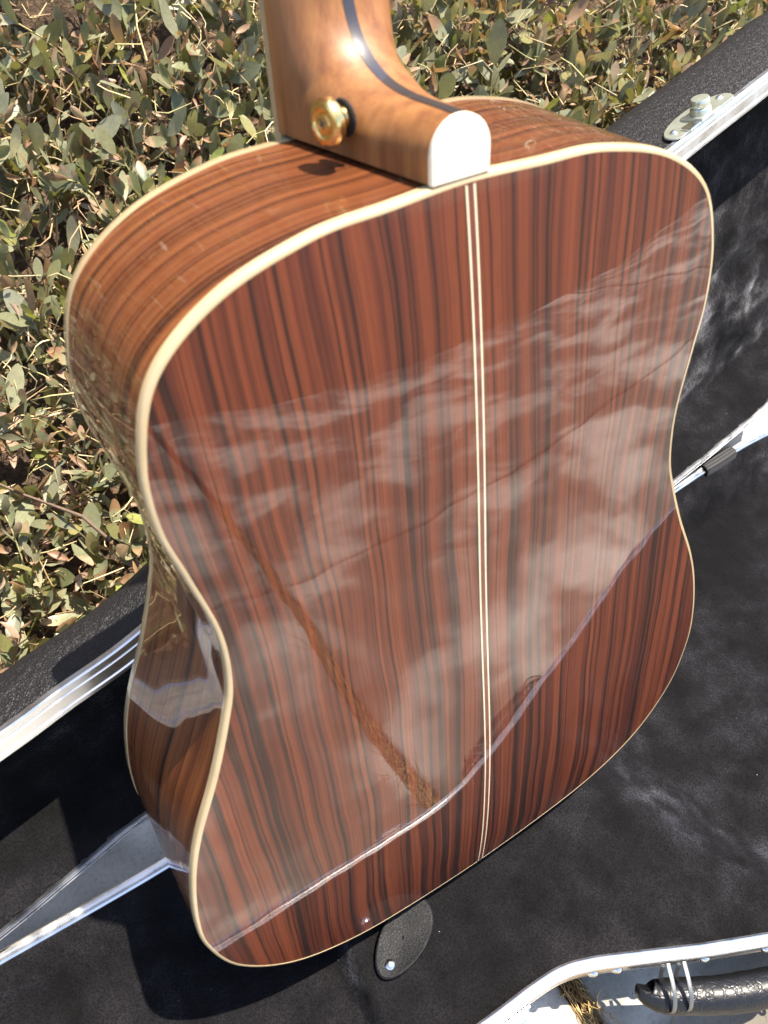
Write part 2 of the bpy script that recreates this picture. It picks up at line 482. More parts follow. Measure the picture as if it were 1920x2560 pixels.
# ================================================================ GUITAR
GT = empty('acoustic_guitar', (0, 0, 0), (R(80), 0, 0))
tag(GT, 'glossy rosewood acoustic guitar seen from behind, leaning upright in the open case', 'guitar')
CP = [(0.0, 0.0), (.06226, .0049), (.11146, .01568), (.15605, .03948), (.18706, .07722), (.1982, .11825), (.19751, .15173), (.18987, .19072), (.17892, .22301), (.16102, .26147), (.14752, .29528), (.14036, .3191), (.13821, .35087), (.14371, .38764), (.14786, .41394), (.14541, .44397), (.13278, .47406), (.10446, .49426), (.06707, .50443), (.03436, .5064), (0.0, .50809)]
CPm = np.array([[-CP[1][0], CP[1][1]]] + CP + [[-CP[-2][0], CP[-2][1]]])
half = []
for i in range(len(CP) - 1):
    p0, p1, p2, p3 = CPm[i:i + 4]
    t = np.linspace(0, 1, 10, endpoint=False)[:, None]
    half.append(.5 * (2 * p1 + (-p0 + p2) * t + (2 * p0 - 5 * p1 + 4 * p2 - p3) * t ** 2 + (-p0 + 3 * p1 - 3 * p2 + p3) * t ** 3))
half = np.vstack(half + [CPm[-2:-1]]); half[0, 0] = 0; half[-1, 0] = 0
ARCH = .009
def sstep(a, b, x):
    t = np.clip((x - a) / (b - a), 0, 1); return t * t * (3 - 2 * t)
def zback(x, y):
    u = np.clip(y / .50809, 0, 1)
    base = .122755 + (.091662 - .122755) * u + .001637 * 4 * u * (1 - u)
    k = 1 - (2 * u - 1) ** 4
    e = .0044 * sstep(.13, .33, y)
    return base + k * (ARCH * (1 - (x / .1982) ** 2) - e)
full = np.vstack([half, (half * [-1, 1])[::-1][1:-1]])        # closed loop, starts at the tail
def loop_normals(L):
    T = np.roll(L, -1, 0) - np.roll(L, 1, 0); T /= np.linalg.norm(T, axis=1)[:, None]
    return np.c_[T[:, 1], -T[:, 0]]
fn = loop_normals(full)
BW = .0019
inner = full - fn * BW
# back panels: two book-matched halves
K = 26
for sgn in (1, -1):
    nh = len(half); v = []; uv = []
    hin = inner[:nh].copy(); hin[:, 0] = np.maximum(hin[:, 0], 0)
    for (w, y) in hin:
        for j in range(K):
            x = w * j / (K - 1); v.append((sgn * x, y, zback(x, y))); uv.append((x + (0 if sgn > 0 else .0006), y))
    mesh('back_panel', v, grid_faces(nh, K), M_BACK, GT, uv=uv)
# centre inlay: ivory / red / ivory lines let into the back
strip = empty('back_strip', parent=GT)
def inlay(name, x0, x1, lift, mat):
    ys = np.linspace(.0022, .5055, 90); v = []
    for y in ys:
        for x, dz in ((x0, -.0004), (x0, lift), (x1, lift), (x1, -.0004)): v.append((x, y, zback(x, y) + dz))
    return mesh(name, v, grid_faces(len(ys), 4), mat, strip, sharp=30)
inlay('ivory_line', -.0023, -.0014, .00012, M_LINE); inlay('ivory_line', .0014, .0023, .00012, M_LINE)
inlay('centre_line', -.0014, .0014, .00010, M_REDINLAY)
inlay('dark_line', -.0027, -.0023, .00008, M_DARKINLAY); inlay('dark_line', .0023, .0027, .00008, M_DARKINLAY)
# sides
per = np.r_[0, np.cumsum(np.linalg.norm(np.diff(full, axis=0), axis=1))]
ze = np.array([zback(x, y) for x, y in full])
for sgn in (1, -1):
    nh = len(half); v = []; uv = []; kz = 14
    for i in range(nh):
        x, y = full[i]; x *= sgn; z1 = ze[i] - .0041
        for j in range(kz):
            t = j / (kz - 1); z = .0058 + (z1 - .0058) * t
            v.append((x, y, z)); uv.append((z * 1.0 + .02 * math.sin(per[i] * 5), per[i] * .8))
    mesh('side_panel', v, grid_faces(nh, kz), M_SIDE, GT, uv=uv)
def binding(name, prof, zed, mat):
    v = []; n = len(full)
    for i in range(n):
        for o, dz in prof:
            q = full[i] + fn[i] * o; v.append((q[0], q[1], zed[i] + dz))
    return mesh(name, v, grid_faces(n, len(prof), True), mat, GT, sharp=60)
binding('back_binding', [(-.0022, -.0012), (-.0021, .00025), (-.0010, .00020), (-.0002, -.0003), (.00035, -.0013), (.00040, -.0043), (-.0006, -.0044)], ze, M_BIND)
binding('front_binding', [(-.0006, .0061), (.00040, .0060), (.00035, .0013), (-.0002, .0003), (-.0010, -.0002), (-.0024, -.0002)], 0 * ze, M_BIND)
v = []; nh = len(half)
hin = inner[:nh].copy(); hin[:, 0] = np.maximum(hin[:, 0], 0)
for w, y in hin:
    for j in range(9): v.append((w * (j / 4 - 1), y, 0.0))
mesh('soundboard', v, grid_faces(nh, 9), M_SPRUCE, GT)

# ---- neck and heel: sections fan from the heel cap round to the shaft
NX = -.004
prof = [(.5308, .0898, 0), (.5306, .079, 0), (.5302, .0665, 2), (.5303, .0565, 5), (.5313, .047, 10), (.5332, .0390, 22), (.5362, .0320, 36), (.5402, .0262, 50), (.5450, .0218, 62), (.5510, .0185, 72), (.5585, .0166, 80), (.568, .0160, 87), (.60, .0160, 90), (.66, .0156, 90), (.74, .0150, 90), (.82, .0144, 90), (.878, .0140, 90), (.905, .0125, 90)]
P = np.array(prof); tt = np.arange(len(P)); ti = np.linspace(0, len(P) - 1, 110)
from bisect import bisect
Pc = catmull(P, 7); 
def wz(z, y):
    wide = .0285 - .006 * np.clip((y - .508) / .4, 0, 1)
    return wide + (.0128 - wide) * np.clip(z / .0926, 0, 1)
NS = 40; v = []; uv = []
for (y, z, ph) in Pc:
    ph = min(max(ph, 0), 90); dy, dz = -math.cos(R(ph)), -math.sin(R(ph))
    ts = []
    if dy < -1e-6: ts.append((.5086 - y) / dy)
    if dz < -1e-6: ts.append((0.0 - z) / dz)
    L = min(ts)
    ex = 3.4 - 1.5 * (ph / 90.0)                   # boxy tombstone at the cap, rounder D on the shaft
    for k in range(NS + 1):
        a = math.pi * k / NS
        cx, sy = math.cos(a), math.sin(a)
        gx = math.copysign(abs(cx) ** (2 / ex), cx); gt = abs(sy) ** (2 / ex)
        # the cap end is a straight-sided arch: raise it
        dep = L * (1 - gt)
        if ph < 60:
            rr = min(.0135 + .006 * (1 - z / .0926), L)
            # arc of radius rr at the top, straight below
            m_ = (1 - ph / 60.0)
            if abs(cx) < 1:
                q = 2 * k / NS - 1
                s_tot = (L - rr) * 2 + math.pi * rr; s = (q + 1) / 2 * s_tot
                if s < L - rr: gx2, dep2 = 1.0, L - s
                elif s > s_tot - (L - rr): gx2, dep2 = -1.0, L - (s_tot - s)
                else:
                    b = (s - (L - rr)) / rr; gx2, dep2 = math.cos(b), rr * (1 - math.sin(b))
            else: gx2, dep2 = cx, L
            gx = gx * (1 - m_) + gx2 * m_; dep = dep * (1 - m_) + dep2 * m_
        yy, zz = y + dy * dep, z + dz * dep
        v.append((NX + wz(zz, yy) * gx, yy, zz)); uv.append((k / NS, y))
mesh('neck', v, grid_faces(len(Pc), NS + 1), M_NECK, GT)
capring = v[:NS + 1]
# heel cap plate
cv = [(a, b, .0896) for a, b, c in capring] + [(a, b, .0914) for a, b, c in capring] + [(NX + (a - NX) * .96, .5085 + (b - .5085) * .97, .0919) for a, b, c in capring]
n1 = NS + 1
cf = [(i * n1 + k, i * n1 + k + 1, (i + 1) * n1 + k + 1, (i + 1) * n1 + k) for i in range(2) for k in range(NS)]
cf += [(i * n1 + NS, i * n1, (i + 1) * n1, (i + 1) * n1 + NS) for i in range(2)]
cf.append(tuple(2 * n1 + k for k in range(n1)))
mesh('heel_cap', cv, cf, M_CAP, GT, sharp=40)
# dark laminate stripe let into the neck along its centre line
v = []
for i, (y, z, ph) in enumerate(Pc):
    ph = min(max(ph, 0), 90); nrm = (math.cos(R(ph)), math.sin(R(ph)))
    for x, h in ((-.0026, -.0006), (-.0025, .00016), (-.0008, .00026), (.0008, .00026), (.0025, .00016), (.0026, -.0006)):
        v.append((NX + x, y + nrm[0] * h, z + nrm[1] * h))
mesh('neck_stripe', v, grid_faces(len(Pc), 6), M_STRIPE, GT, sharp=50)
# fretboard with pale edge binding
def boxvf(x0, x1, y0, y1, z0, z1, x2=None, x3=None):
    x2 = x0 if x2 is None else x2; x3 = x1 if x3 is None else x3
    v = [(x0, y0, z0), (x1, y0, z0), (x3, y1, z0), (x2, y1, z0), (x0, y0, z1), (x1, y0, z1), (x3, y1, z1), (x2, y1, z1)]
    return v, [(0, 3, 2, 1), (4, 5, 6, 7), (0, 1, 5, 4), (1, 2, 6, 5), (2, 3, 7, 6), (3, 0, 4, 7)]
fv, ff = boxvf(NX - .0268, NX + .0268, .40, .905, -.0066, -.0004, NX - .0213, NX + .0213)
mesh('fretboard', fv, ff, M_EBONY, GT, smooth=False)
for s in (-1, 1):
    fv, ff = boxvf(NX + s * .0268, NX + s * .0288, .40, .905, -.0064, -.0002, NX + s * .0213, NX + s * .0231)
    mesh('fretboard_binding', fv, ff, M_BIND, GT, smooth=False, recalc=True)
hv = [(-.036, .905, -.003), (-.040, 1.08, .022), (.032, 1.08, .022), (.028, .905, -.003)]
slab_outline('headstock', [(-.034, 0), (-.040, .06), (-.039, .17), (-.02, .178), (.02, .178), (.031, .17), (.032, .06), (.026, 0)], (NX + .004, .9, -.002), (1, 0, 0), (0, .97, .24), (0, -.24, .97), 0, .016, M_NECK, GT, bevel=.003)
# strap button on the left heel cheek
btn_o = np.array([NX - (wz(.0455, .524)) - .0002, .5235, .0455])
bax = Vector((-1, 0, .17)).normalized()
sb = lathe('strap_button', [(.0048, .001), (.0046, .003), (.0060, .0048), (.0078, .0058), (.0086, .0068), (.0088, .0088), (.0082, .0104), (.0066, .0112), (.0056, .0112), (.0052, .0104), (.0040, .0102), (.0036, .0110), (.0022, .0112), (.0005, .0112)], btn_o, bax, M_GOLD, GT, n=36, sharp=30)
lathe('felt_washer', [(.0066, .0), (.0070, .0008), (.0066, .0014), (.004, .0014)], btn_o, bax, M_FELT, GT, n=30)
# screw cross recess
bo = Vector(btn_o) + bax * .0113
for rot in (0, 90):
    a = Vector((0, 1, 0)); b = bax.cross(a); dd = a * math.cos(R(rot + 30)) + b * math.sin(R(rot + 30)); ee = bax.cross(dd)
    q = [(-.0018, -.0004), (.0018, -.0004), (.0018, .0004), (-.0018, .0004)]
    slab_outline('screw_slot', q, bo, dd, ee, bax, 0, .0002, M_GUN, sb)
# end pin
lathe('end_pin', [(.0045, 0), (.0045, .004), (.0075, .006), (.0075, .010), (.005, .012), (.001, .0125)], (0, -.0002, .06), (0, -.35, 0), M_EBONY, GT)

# ================================================================ CASE
case = empty('guitar_case', (0, -.1, GZ))
tag(case, 'open black guitar case with plush lining and aluminium rims beneath the guitar', 'guitar case')
CI = Matrix.Translation((0, .1, -GZ))               # world -> local of the case
def cpart(o):
    if o.parent is None:
        o.parent = case
        o.matrix_parent_inverse = Matrix.Identity(4)
        o.data.transform(CI)
    return o
def resample(P, n):
    d = np.r_[0, np.cumsum(np.linalg.norm(np.diff(np.vstack([P, P[:1]]), axis=0), axis=1))]
    s = np.linspace(0, d[-1], n, endpoint=False); Q = np.vstack([P, P[:1]])
    return np.c_[np.interp(s, d, Q[:, 0]), np.interp(s, d, Q[:, 1])]
base_pts = [(-.82, .02), (-.60, .020), (-.45, .0165), (-.33, .0145), (-.203, .0135), (-.10, .020), (.02, .036), (.15, .057), (.30, .076), (.423, .0895), (.499, .0955), (.555, .0985), (.62, .094), (.72, .07), (.80, .02), (.84, -.08), (.84, -.18), (.80, -.27), (.72, -.34), (.60, -.375), (.45, -.372), (.30, -.338), (.20, -.3025), (.153, -.282), (.107, -.2615), (.062, -.2395), (.030, -.2245), (.008, -.2175), (-.018, -.2155), (-.052, -.2150), (-.12, -.212), (-.30, -.193), (-.55, -.165), (-.78, -.14), (-.86, -.10), (-.87, -.03)]
BL = resample(catmull(base_pts, 10, True), 620)
def signed(L):
    x, y = L[:, 0], L[:, 1]; return np.sum(x * np.roll(y, -1) - np.roll(x, -1) * y)
if signed(BL) < 0: BL = BL[::-1]
BN = loop_normals(BL)
if signed(BL) > 0 and ((BL + BN * .01)[:, 0].max() < BL[:, 0].max()): BN = -BN
def sweep(name, L, N, prof, frame, mat, parent=None, closed_prof=True, sharp=30, uvs=False):
    O, A, B, D = [np.asarray(q, float) for q in frame]
    n = len(L); k = len(prof); v = []; uv = []
    for i in range(n):
        for j, (o, d) in enumerate(prof):
            q = L[i] + N[i] * o; v.append(O + A * q[0] + B * q[1] + D * d)
    f = []
    for i in range(n):
        i2 = (i + 1) % n
        for j in range(k if closed_prof else k - 1):
            j2 = (j + 1) % k
            f.append((i * k + j, i * k + j2, i2 * k + j2, i2 * k + j))
    return mesh(name, v, f, mat, parent, sharp=sharp, recalc=True)
FB = ((0, 0, .005), (1, 0, 0), (0, 1, 0), (0, 0, 1))
# extruded rim: two raised beads with a groove between, then the outer valance
RIM_B = [(-.0095, -.004), (-.0095, 0), (-.0080, .0010), (-.0066, .0002), (-.0054, .0002), (-.0046, .0018), (-.0026, .0018), (-.0020, .0004), (-.0012, .0004), (-.0006, .0000), (0, -.0010), (.0004, -.0175), (-.0010, -.0178), (-.0012, -.004)]
def trim(L, P, mind=.0): return L
rim_b = cpart(sweep('base_rim', BL, BN, RIM_B, FB, M_ALU))
WALL_B = [(-.0006, -.010), (-.0006, -.020), (-.003, -.038), (-.008, -.060), (-.015, -.080), (-.026, -.093), (-.044, -.1), (-.07, -.1025)]
cpart(sweep('base_shell', BL, BN, WALL_B, FB, M_VINYL, closed_prof=False, sharp=80))

def dist_in(L, X, Y):
    """signed distance to a closed loop (positive inside) on a set of points"""
    A = L; Bp = np.roll(L, -1, 0); d = Bp - A; LL = (d ** 2).sum(1) + 1e-12
    P = np.c_[X.ravel(), Y.ravel()]; out = np.empty(len(P)); ins = np.zeros(len(P), bool)
    for s in range(0, len(P), 3000):
        q = P[s:s + 3000]
        r = q[:, None, :] - A[None]
        t = np.clip((r * d[None]).sum(2) / LL, 0, 1)
        e = r - t[..., None] * d[None]
        out[s:s + 3000] = np.sqrt((e ** 2).sum(2).min(1))
        c = ((A[None, :, 1] > q[:, None, 1]) != (Bp[None, :, 1] > q[:, None, 1]))
        with np.errstate(divide='ignore', invalid='ignore'):
            xi = A[None, :, 0] + (q[:, None, 1] - A[None, :, 1]) / (Bp[None, :, 1] - A[None, :, 1]) * d[None, :, 0]
        ins[s:s + 3000] = (np.sum(c & (q[:, None, 0] < xi), axis=1) % 2) == 1
    return np.where(ins, out, -out).reshape(X.shape)

def fbm(P, sc, oct=3):
    return np.array([mnoise.fractal(Vector(p) * sc, 1.0, 2.0, oct) for p in P])

def lining(name, L, step, depth, frame, mat, mind=.0030):
    x = np.arange(L[:, 0].min(), L[:, 0].max() + step, step); y = np.arange(L[:, 1].min(), L[:, 1].max() + step, step)
    X, Y = np.meshgrid(x, y, indexing='ij')
    Ls = L[::4]
    D = dist_in(Ls, X, Y); Z = depth(X, Y, D)
    ok = D > mind
    idx = -np.ones(X.shape, int); idx[ok] = np.arange(ok.sum())
    O, A, B, N = [np.asarray(q, float) for q in frame]
    P = O + X[ok][:, None] * A + Y[ok][:, None] * B + Z[ok][:, None] * N
    q = np.stack([idx[:-1, :-1], idx[1:, :-1], idx[1:, 1:], idx[:-1, 1:]], -1).reshape(-1, 4)
    q = q[(q >= 0).all(1)]
    return mesh(name, P, q.tolist(), mat)
def wrinkle(X, Y, sx, sy, amp, seed):
    out = np.empty(X.size)
    for i, (a, b) in enumerate(zip(X.ravel(), Y.ravel())):
        out[i] = mnoise.fractal(Vector((a * sx, b * sy, seed)), .9, 2.0, 3)
    return out.reshape(X.shape) * amp
def depth_base(X, Y, D):
    wall = sstep(.004, .048, D)
    seam = -.1135 - .006 * np.clip((-.12 - Y) / .05, -1, 2) 
    # right-hand edge of the accessory compartment, a concave curve
    yy = np.array([-.40, -.30, -.253, -.227, -.195, -.164, -.136, -.08, .0, .10]); xx = np.array([.26, .215, .190, .173, .160, .154, .138, .150, .165, .18])
    edge = np.interp(Y, yy, xx)
    plate = sstep(edge + .075, edge - .010, X)                    # 1 on the compartment
    left = 1 - sstep(seam - .012, seam + .004, X)
    floor = -.050 * (1 - plate) + (-.0070) * plate
    floor = floor * (1 - left) + (-.034) * left * plate + floor * left * (1 - plate)
    z = floor * (wall * (1 - plate * (1 - left)) + sstep(.004, .014, D) * plate * (1 - left))
    z += .0022 * np.exp(-((X - seam) / .004) ** 2) * plate * wall    # stitched welt
    z += wrinkle(X, Y, 8, 12, .0075, 2.2) * wall
    z += wrinkle(X, Y, 40, 40, .0007, 5.2) * wall
    return z - .001
cpart(lining('base_lining', BL, .004, depth_base, FB, M_PLUSH))

# ---- lid, hinged along the back edge and laid back at 72 degrees
AL = R(72)
U = np.array([.9945, .105, 0]); NN = np.array([-.105, .9945, 0])
W = math.cos(AL) * NN + math.sin(AL) * np.array([0, 0, 1.0]); DN = np.cross(U, W)      # DN towards the viewer
if DN[1] > 0: DN = -DN
OL = np.array([-.24, .0125, .008])
FL = (OL, U, W, DN)
lid_pts = [(-.60, .015), (-.45, .012), (-.30, .012), (-.18, .017), (-.081, .0245), (-.018, .0345), (.04, .0425), (.10, .034), (.18, .018), (.30, .006), (.45, .003), (.60, .004), (.70, .009), (.75, .014), (.835, .025), (.94, .06), (1.02, .14), (1.04, .25), (1.02, .36), (.96, .420), (.88, .422), (.80, .405), (.742, .3925), (.67, .377), (.605, .362), (.50, .335), (.38, .295), (.26, .257), (.17, .230), (.087, .203), (.03, .195), (-.010, .189), (-.10, .180), (-.25, .172), (-.45, .165), (-.58, .155), (-.64, .12), (-.65, .06)]
LL = resample(catmull(lid_pts, 10, True), 560)
if signed(LL) < 0: LL = LL[::-1]
LN = loop_normals(LL)
RIM_L = [(-.0145, -.006), (-.0145, .0), (-.0135, .0012), (-.0118, .0012), (-.0112, .0002), (-.0092, .0002), (-.0086, .0012), (-.0052, .0012), (-.0046, .0000), (-.0036, .0000), (-.0030, .0014), (-.0008, .0012), (0, .0002), (.0003, -.0038), (-.0016, -.0042), (-.0018, -.003)]
RIM_S = [(a * .42, d) for a, d in RIM_L]
def rim_lid():
    n = len(LL); k = len(RIM_L); v = []
    for i in range(n):
        t = sstep(.06, .15, LL[i][1])              # the lower (hinge) side shows a thinner rim
        for (a, d) in RIM_L:
            o = a * (.42 + .98 * t) if a < 0 else a
            q = LL[i] + LN[i] * o; v.append(OL + U * q[0] + W * q[1] + DN * d)
    f = [(i * k + j, i * k + (j + 1) % k, ((i + 1) % n) * k + (j + 1) % k, ((i + 1) % n) * k + j) for i in range(n) for j in range(k)]
    return mesh('lid_rim', v, f, M_ALU, None, sharp=30, recalc=True)
cpart(rim_lid())
LDEP = .062
WALL_L = [(-.0012, -.003), (-.0008, -.010), (-.0006, -.014), (.0, -.030), (-.001, -.046), (-.006, -.057), (-.016, -.064), (-.035, -.067), (-.06, -.068)]
def lid_depth(u): return 1.0 + .75 * sstep(.05, .70, np.asarray(u))
def lid_wall():
    n = len(LL); k = len(WALL_L); v = []
    for i in range(n):
        m_ = float(lid_depth(LL[i][0]))
        for (o, d) in WALL_L:
            q = LL[i] + LN[i] * o; v.append(OL + U * q[0] + W * q[1] + DN * (d if d > -.01 else -.01 + (d + .01) * m_))
    f = [(i * k + j, i * k + j + 1, ((i + 1) % n) * k + j + 1, ((i + 1) % n) * k + j) for i in range(n) for j in range(k - 1)]
    return mesh('lid_shell', v, f, M_VINYL, None, sharp=80)
cpart(lid_wall())
# arched outside of the lid
def depth_out(X, Y, D): return -.01 - .058 * lid_depth(X) - .006 * sstep(.05, .16, D)
cpart(lining('lid_back', LL, .012, depth_out, FL, M_VINYL, mind=.050))
def depth_lid(X, Y, D):
    wall = sstep(.004, .040, D)
    z = -.050 * wall
    z += wrinkle(X + .6 * Y, Y - .2 * X, 5, 26, .0060, 8.1) * wall
    z += wrinkle(X, Y, 16, 16, .0030, 1.1) * wall
    return z - .0015
cpart(lining('lid_lining', LL, .0045, depth_lid, FL, M_PLUSH, mind=.0035))
def depth_bot(X, Y, D): return -.1025 + 0 * D
cpart(lining('base_bottom', BL, .02, depth_bot, FB, M_VINYL, mind=.055))

# ---- lid latch on the far wall
def lidp(u, w, d): return OL + U * u + W * w + DN * d
def wall_frame(u):
    i = int(np.argmin(np.hypot(LL[:, 0] - u, LL[:, 1] - np.interp(u, [.087, .605, .742], [.203, .362, .390]))))
    o = OL + U * LL[i][0] + W * LL[i][1]
    nrm = U * LN[i][0] + W * LN[i][1]; t = np.cross(nrm, DN); t /= np.linalg.norm(t)
    if t @ U < 0: t = -t
    return o, t, nrm
lo, lt, lnm = wall_frame(.672)
ov = [(.040 * math.cos(a) * (1 if math.cos(a) > 0 else 1.0), -.0075 + .018 * math.sin(a)) for a in np.linspace(0, 2 * math.pi, 40, endpoint=False)]
ov = [(x, max(min(y, .0008), -.036)) for x, y in ov]
latch = cpart(slab_outline('lid_latch', ov, lo, lt, DN, lnm, .0008, .0024, M_ZINC, bevel=.0006))
def lsub(o):
    o.data.transform(CI); o.parent = latch; return o
# folded hasp that reaches over the rim
lsub(slab_outline('hasp', [(-.011, -.016), (.013, -.016), (.013, .0035), (-.011, .0035)], lo, lt, DN, lnm, .0024, .0050, M_ZINC, bevel=.0008))
lsub(slab_outline('catch', [(-.026, -.006), (-.012, -.006), (-.012, .0036), (-.026, .0036)], lo, lt, DN, lnm, .0024, .0044, M_STEEL, bevel=.0006))
lsub(lathe('latch_barrel', [(.0075, 0), (.0085, .001), (.0085, .006), (.0080, .0070), (.0070, .0075), (.0078, .0085), (.0078, .013), (.0070, .0142), (.001, .0145)], lo + lnm * .0022 + DN * -.0065 + lt * .001, lnm, M_ZINC, n=26))
lsub(lathe('rivet', [(.0032, 0), (.0030, .0010), (.0018, .0018), (.0003, .0021)], lo + lnm * .0022 + DN * -.010 + lt * -.030, lnm, M_STEEL, n=18))
lsub(lathe('rivet', [(.0032, 0), (.0030, .0010), (.0018, .0018), (.0003, .0021)], lo + lnm * .0022 + DN * -.010 + lt * .031, lnm, M_STEEL, n=18))

# ---- near-side hardware on the base
def base_frame(x, near=True):
    c = [i for i in range(len(BL)) if (BL[i][1] < -.1) == near]
    i = min(c, key=lambda j: abs(BL[j][0] - x))
    o = np.array([BL[i][0], BL[i][1], .005]); nrm = np.array([BN[i][0], BN[i][1], 0.0])
    t = np.array([-nrm[1], nrm[0], 0.0]); t = t if t[0] > 0 else -t
    return o, t, nrm
ZZ = np.array([0, 0, 1.0])
bo_, bt_, bn_ = base_frame(-.040)
def bsub(o, par):
    o.data.transform(CI); o.parent = par; return o
lat2 = cpart(slab_outline('base_latch', [(-.019, -.032), (.019, -.032), (.021, -.018), (.017, .001), (-.017, .001), (-.021, -.018)], bo_, bt_, ZZ, bn_, .0006, .0026, M_STEEL, bevel=.0006))
bsub(slab_outline('latch_lever', [(-.013, -.026), (.013, -.026), (.013, -.004), (-.013, -.004)], bo_, bt_, ZZ, bn_, .0026, .0075, M_STEEL, bevel=.0015), lat2)
bsub(slab_outline('catch', [(-.009, -.004), (.009, -.004), (.009, .0045), (-.009, .0045)], bo_, bt_, ZZ, bn_, .0016, .0046, M_STEEL, bevel=.0008), lat2)
# handle: crinkled leather sleeve hanging from two steel loops
ho, ht, hn = base_frame(.085)
hp0 = np.array([.066, -.2565, -.020]); 
def hpt(s, out, z):
    c = [i for i in range(len(BL)) if BL[i][1] < -.1]
    i = min(c, key=lambda j: abs(BL[j][0] - s)); q = BL[i] + BN[i] * out
    return np.array([q[0], q[1], z])
hpath = [hpt(.070, .012, -.022), hpt(.073, .014, -.023), hpt(.079, .017, -.0235), hpt(.090, .019, -.024), hpt(.115, .022, -.024), hpt(.140, .023, -.024), hpt(.165, .022, -.024), hpt(.185, .020, -.024), hpt(.197, .017, -.022), hpt(.204, .014, -.020), hpt(.209, .011, -.018)]
hpath = catmull(hpath, 8)
hr = np.interp(np.linspace(0, 1, len(hpath)), [0, .08, .16, .28, .5, .72, .84, .92, 1], [.0070, .0092, .0102, .0125, .0138, .0125, .0102, .0092, .0070])
hr = hr * (1 + .008 * np.sin(np.arange(len(hr)) * 1.3))
hdl = cpart(tube('handle', hpath, hr, M_LEATHER, sides=20))
def loop_bracket(s, w=.0020):
    o, t, nrm = base_frame(s)
    pts = [o + nrm * .0008 + ZZ * -.003, o + nrm * .0040 + ZZ * -.0035, o + nrm * .012 + ZZ * -.0045, o + nrm * .022 + ZZ * -.0085, o + nrm * .0290 + ZZ * -.017, o + nrm * .029 + ZZ * -.027, o + nrm * .022 + ZZ * -.033, o + nrm * .012 + ZZ * -.031, o + nrm * .005 + ZZ * -.024, o + nrm * .0008 + ZZ * -.014]
    return cpart(tube('handle_loop', catmull(pts, 6), w * .45, M_GUN, sides=8, flat=(1.9, .8)))
for s in (.0795, .0925, .184, .199): loop_bracket(s)
for s in (.034, .048, .108, .156):
    o, t, nrm = base_frame(s)
    cpart(lathe('rim_rivet', [(.0042, 0), (.0038, .0012), (.0022, .0022), (.0003, .0026)], o + nrm * .0003 + ZZ * -.009, nrm, M_STEEL, n=18))
# hinge on the far side and the woven strap that ties lid to base
ho2, ht2, hn2 = base_frame(.452, near=False)
hg = cpart(slab_outline('hinge', [(-.030, -.006), (.030, -.006), (.030, .006), (-.030, .006)], ho2 + hn2 * .003, ht2, ZZ, hn2, .0, .0018, M_STEEL))
for a in (-.024, -.008, .008, .024):
    pth = [ho2 + hn2 * .006 + ht2 * (a - .0068) + ZZ * .005, ho2 + hn2 * .006 + ht2 * (a + .0068) + ZZ * .005]
    q = tube('knuckle', np.array(pth), .0042, M_STEEL if a in (-.024, .008) else M_ZINC, sides=14); q.data.transform(CI); q.parent = hg
so, stt, sn = base_frame(.500, near=False)
v = []; uv = []; kk = 0
prof_s = [(.0022, -.020), (.0026, -.006), (.0020, .0016), (-.002, .0052), (-.0075, .0050), (-.0118, .0018), (-.0126, -.006), (-.0116, -.014)]
wid = np.linspace(-.026, .026, 14)
for a in wid:
    for (o_, z_) in prof_s:
        bulge = 1 + .08 * math.cos(a * 60)
        v.append(so + stt * a + sn * o_ * bulge + ZZ * z_ * bulge); uv.append((z_ * 0 + o_, a))
st = mesh('lid_strap', v, grid_faces(len(wid), len(prof_s)), M_WEB, None, uv=uv, sharp=70)
sm = st.modifiers.new('thick', 'SOLIDIFY'); sm.thickness = .0012
cpart(st)

# ---- leather pull tab on the compartment lid, with its snap rivet
tc = np.array([-.0765, -.1325, .0]); ta = np.array([.0490, .0235, 0]); ta /= np.linalg.norm(ta); tb = np.array([-ta[1], ta[0], 0])
v = []; f = []
nr, na = 12, 48
for i in range(nr + 1):
    r = i / nr
    for k in range(na):
        a = 2 * math.pi * k / na
        ex, ey = .031 * r * math.cos(a), .0172 * r * math.sin(a)
        ey *= 1 + .12 * ex / .031
        z = .0040 + .0012 * r ** 3 + .0016 * (ex / .031) - .0010 * math.exp(-((ex + .002) / .014) ** 2 - (ey / .009) ** 2) + .0007 * math.sin(a * 3 + 1) * r ** 2
        p = tc + ta * ex + tb * ey; v.append((p[0], p[1], z))
for i in range(nr):
    for k in range(na):
        k2 = (k + 1) % na; f.append((i * na + k, i * na + k2, (i + 1) * na + k2, (i + 1) * na + k))
tabm = mesh('pull_tab', v, f, M_TAB)
sm = tabm.modifiers.new('thick', 'SOLIDIFY'); sm.thickness = .0016
cpart(tabm)
bsub(lathe('rivet', [(.0042, -.002), (.0044, .0006), (.0036, .0024), (.0020, .0035), (.0003, .0038)], tc - ta * .0205 - tb * .001 + np.array([0, 0, .0032]), (0, -.1, 1), M_STEEL, n=24), tabm)

